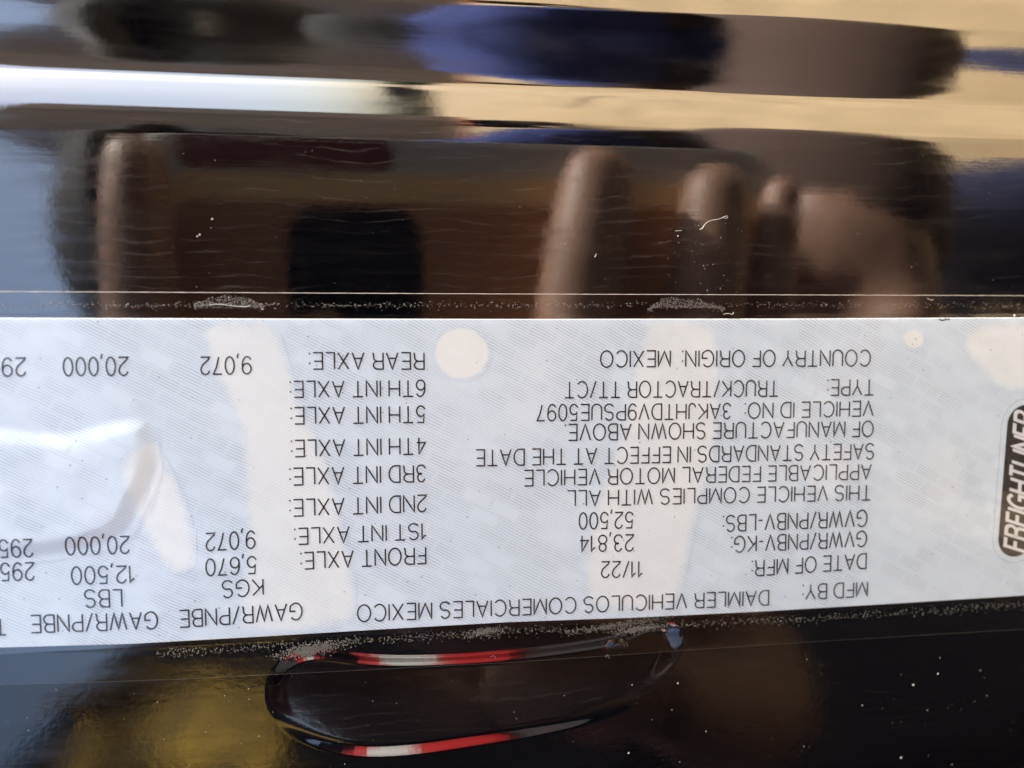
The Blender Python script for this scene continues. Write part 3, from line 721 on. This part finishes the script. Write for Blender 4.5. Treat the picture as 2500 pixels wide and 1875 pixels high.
slab('rim', rrect(-.088, .122, -.038, .050, .022), H+.003, H+.006, rimm, hset, .01)
slab('side_strip', rrect(-.074, -.008, .051, .061, .004), H+.0031, H+.0045, rm_, hset)
slab('back_shell', rrect(-.083, .119, -.034, .041, .017), H+.0026, H+.006, bz, hset)
slab('camera_block', rrect(-.041, .001, -.012, .039, .010), H+.0012, H+.0035, blk, hset)
slab('screen', rrect(-.084, .12, -.035, .043, .018), H+.0118, H+.0125, blk, hset)
for a_, b_ in ((-.030,-.001),):
    slab('lens_ring', [(a_+.007*math.cos(R(15*i)), b_+.007*math.sin(R(15*i))) for i in range(24)], H+.0007, H+.0014, rimm, hset)
    slab('lens_glass', [(a_+.0055*math.cos(R(15*i)), b_+.0055*math.sin(R(15*i))) for i in range(24)], H+.0005, H+.0013, blk, hset)

# dark inner side of the open cab door, to the person's left
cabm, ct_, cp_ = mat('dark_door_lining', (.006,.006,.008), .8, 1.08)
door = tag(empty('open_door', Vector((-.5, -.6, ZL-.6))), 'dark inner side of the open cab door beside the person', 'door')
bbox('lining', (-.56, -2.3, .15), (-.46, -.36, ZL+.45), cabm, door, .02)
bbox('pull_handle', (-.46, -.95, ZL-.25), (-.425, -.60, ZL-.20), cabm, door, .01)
# yellow vest hung on the door
ym, yt, yp = mat('yellow_mesh_cloth', (.55,.38,.03), .8)
yt.links.new(mixc(yt, ramp(yt, noise_n(yt, mapped(yt, (45,45,45)), 1, 6, .7), .42, .62), (.05,.035,.01), (.50,.32,.03)), yp.inputs['Base Color'])
def vest(u_, v_):
    x = -.30-.14*u_; z = ZL+.31-.19*v_-.03*math.sin(u_*3)
    return Vector((x, -.50-.04*math.sin(u_*9+v_*2)-.03*math.sin(v_*5), z))
vs = [vest(i/24, j/24) for j in range(25) for i in range(25)]
fs = [(j*25+i, j*25+i+1, (j+1)*25+i+1, (j+1)*25+i) for j in range(24) for i in range(24)]
o = tag(mesh_obj('safety_vest', vs, fs, ym), 'crumpled yellow safety vest hanging on the dark open door', 'vest')
md = o.modifiers.new('thickness', 'SOLIDIFY'); md.thickness = .006

# trailer parked across the yard
tan_, tt, tp = mat('tan_trailer_skin', (.20,.165,.13), .6)
tt.links.new(mixc(tt, ramp(tt, noise_n(tt, mapped(tt, (1.5,1.5,.6)), 1, 5), .3, .7), (.16,.13,.10), (.25,.205,.165)), tp.inputs['Base Color'])
tyre_m, _, _ = mat('tyre_rubber', (.02,.02,.02), .8); steel, _, _ = mat('steel', (.3,.3,.3), .4, 1.45, .8)
redm, _, _ = mat('red_tape', (.62,.02,.025), .35); whtm, _, _ = mat('white_tape', (.78,.78,.76), .35)
trl = tag(empty('parked_trailer', Vector((2.6, -5.0, 0))), 'tan box trailer parked across the sandy yard, rear doors towards the panel', 'trailer')
bbox('box', (1.35, -16.0, 1.1), (3.9, -5.05, 4.3), tan_, trl, .03)
for x0_, x1_ in ((1.42, 2.60), (2.64, 3.84)): bbox('rear_door', (x0_, -5.048, 1.25), (x1_, -5.0, 4.2), tan_, trl, .01)
for x0_ in (1.8, 2.3, 2.9, 3.4): bbox('lock_bar', (x0_, -4.998, 1.2), (x0_+.035, -4.96, 3.78), steel, trl, .004)
bbox('sill_rail', (1.35, -5.048, .95), (3.9, -4.99, 1.22), tyre_m, trl, .01)
for i in range(8): bbox('reflective_tape', (1.38+i*.315, -4.986, 1.02), (1.38+i*.315+.22, -4.98, 1.09), redm, trl, 0)
def wheel(c, r_, w_):
    vs, fs = [], []
    prof = [(.35,-.5),(.62,-.5),(.93,-.5),(1,-.36),(1,.36),(.93,.5),(.62,.5),(.35,.5)]
    for i in range(28):
        th = 2*math.pi*i/28
        for rr, ww in prof: vs.append(Vector(c)+Vector((rr*r_*math.cos(th), ww*w_, rr*r_*math.sin(th))))
    k_ = len(prof)
    for i in range(28):
        for j in range(k_): fs.append((i*k_+j, i*k_+(j+1) % k_, ((i+1) % 28)*k_+(j+1) % k_, ((i+1) % 28)*k_+j))
    mesh_obj('tyre', vs, fs, tyre_m, trl)
    vs = [Vector(c)+Vector((.36*r_*math.cos(2*math.pi*i/20), s_*w_*.4, .36*r_*math.sin(2*math.pi*i/20))) for s_ in (-1, 1) for i in range(20)]
    mesh_obj('hub', vs, [tuple(range(20)), tuple(range(39, 19, -1))]+[(i, (i+1) % 20, 20+(i+1) % 20, 20+i) for i in range(20)], steel, trl, False)
for y_ in (-6.3, -7.55):
    for x_ in (1.6, 3.65):
        vb = len(trl.children); wheel((0, 0, 0), .5, .28)
        for ch in trl.children[vb:]: ch.matrix_local = Matrix.Translation(Vector((x_, y_, .5))-Vector((2.6, -5.0, 0))) @ Matrix.Rotation(R(90), 4, 'Z') @ Matrix.Translation(Vector((2.6, -5.0, 0)))
for x_ in (1.7, 3.4): bbox('landing_leg', (x_, -13.6, .0), (x_+.12, -13.5, 1.1), steel, trl, .01)
# far line of trees
fm, ft, fp = mat('far_foliage', (.05,.07,.03), .9)
ft.links.new(mixc(ft, ramp(ft, noise_n(ft, mapped(ft, (1,1,1)), 1.5, 5), .35, .65), (.03,.045,.02), (.09,.11,.05)), fp.inputs['Base Color'])
rnd = random.Random(3); vs, fs = [], []
for i in range(9000):
    x_ = rnd.uniform(-60, 90); hmax = 3.4+2.2*noise.noise(Vector((x_*.12, 0, 0)))+1.2*noise.noise(Vector((x_*.5, 4, 0)))
    c_ = Vector((x_, -42+rnd.gauss(0, 1.5), rnd.uniform(.1, 1)*hmax)); r_ = rnd.uniform(.2, .6)
    d1 = Vector((rnd.gauss(0,1), rnd.gauss(0,1), rnd.gauss(0,1))).normalized(); d2 = d1.cross(Vector((rnd.gauss(0,1), rnd.gauss(0,1), rnd.gauss(0,1)))).normalized()
    k_ = len(vs); vs += [c_+d1*r_, c_+d2*r_, c_-d1*r_, c_-d2*r_]; fs.append((k_, k_+1, k_+2, k_+3))
tag(mesh_obj('tree_line', vs, fs, fm, None, False), 'low dark line of trees far beyond the sandy yard', 'trees', kind='stuff')
# added box truck, red below and white above, to glint in the recess edge
asp, ast, asq = mat('dark_ground', (.05,.05,.052), .9)
ast.links.new(mixc(ast, ramp(ast, noise_n(ast, mapped(ast, (1,1,1)), 4, 6, .6), .35, .65), (.035,.035,.037), (.065,.062,.06)), asq.inputs['Base Color'])
tag(mesh_obj('dark_ground_sheet', [(-14, -60, .004), (-.75, -60, .004), (-.75, 30, .004), (-14, 30, .004)], [(0,1,2,3)], asp, None, False), kind='structure')  # dark sheet added to keep sunlit sand out of the recess reflection
bx = tag(empty('glint_truck', Vector((-7.5, -4, 0))), 'added box truck with red sides and a white band, mirrored as glints in the recess', 'truck')
rp, _, _ = mat('red_truck_paint', (.60,.03,.03), .4); wp, _, _ = mat('white_truck_paint', (.75,.75,.72), .4)
bbox('sky_block', (-9.86, -8.96, 2.904), (-7.46, 1.46, 4.2), cabm, bx, .02)  # dark block added above the truck to hide the sky from the recess
bbox('lower_side', (-9.9, -9, .25), (-7.4, 1.5, 1.36), rp, bx, .02)
bbox('upper_side', (-9.9, -9, 1.364), (-7.42, 1.5, 2.35), wp, bx, .02)
bbox('roof_box', (-9.88, -8.98, 2.354), (-7.44, 1.48, 2.9), rp, bx, .02)
for y_ in (-7.6, -6.4, -.2):
    for x_ in (-9.6, -7.7): blob('wheel', (x_, y_, .5), (.16,.5,.5), tyre_m, bx)
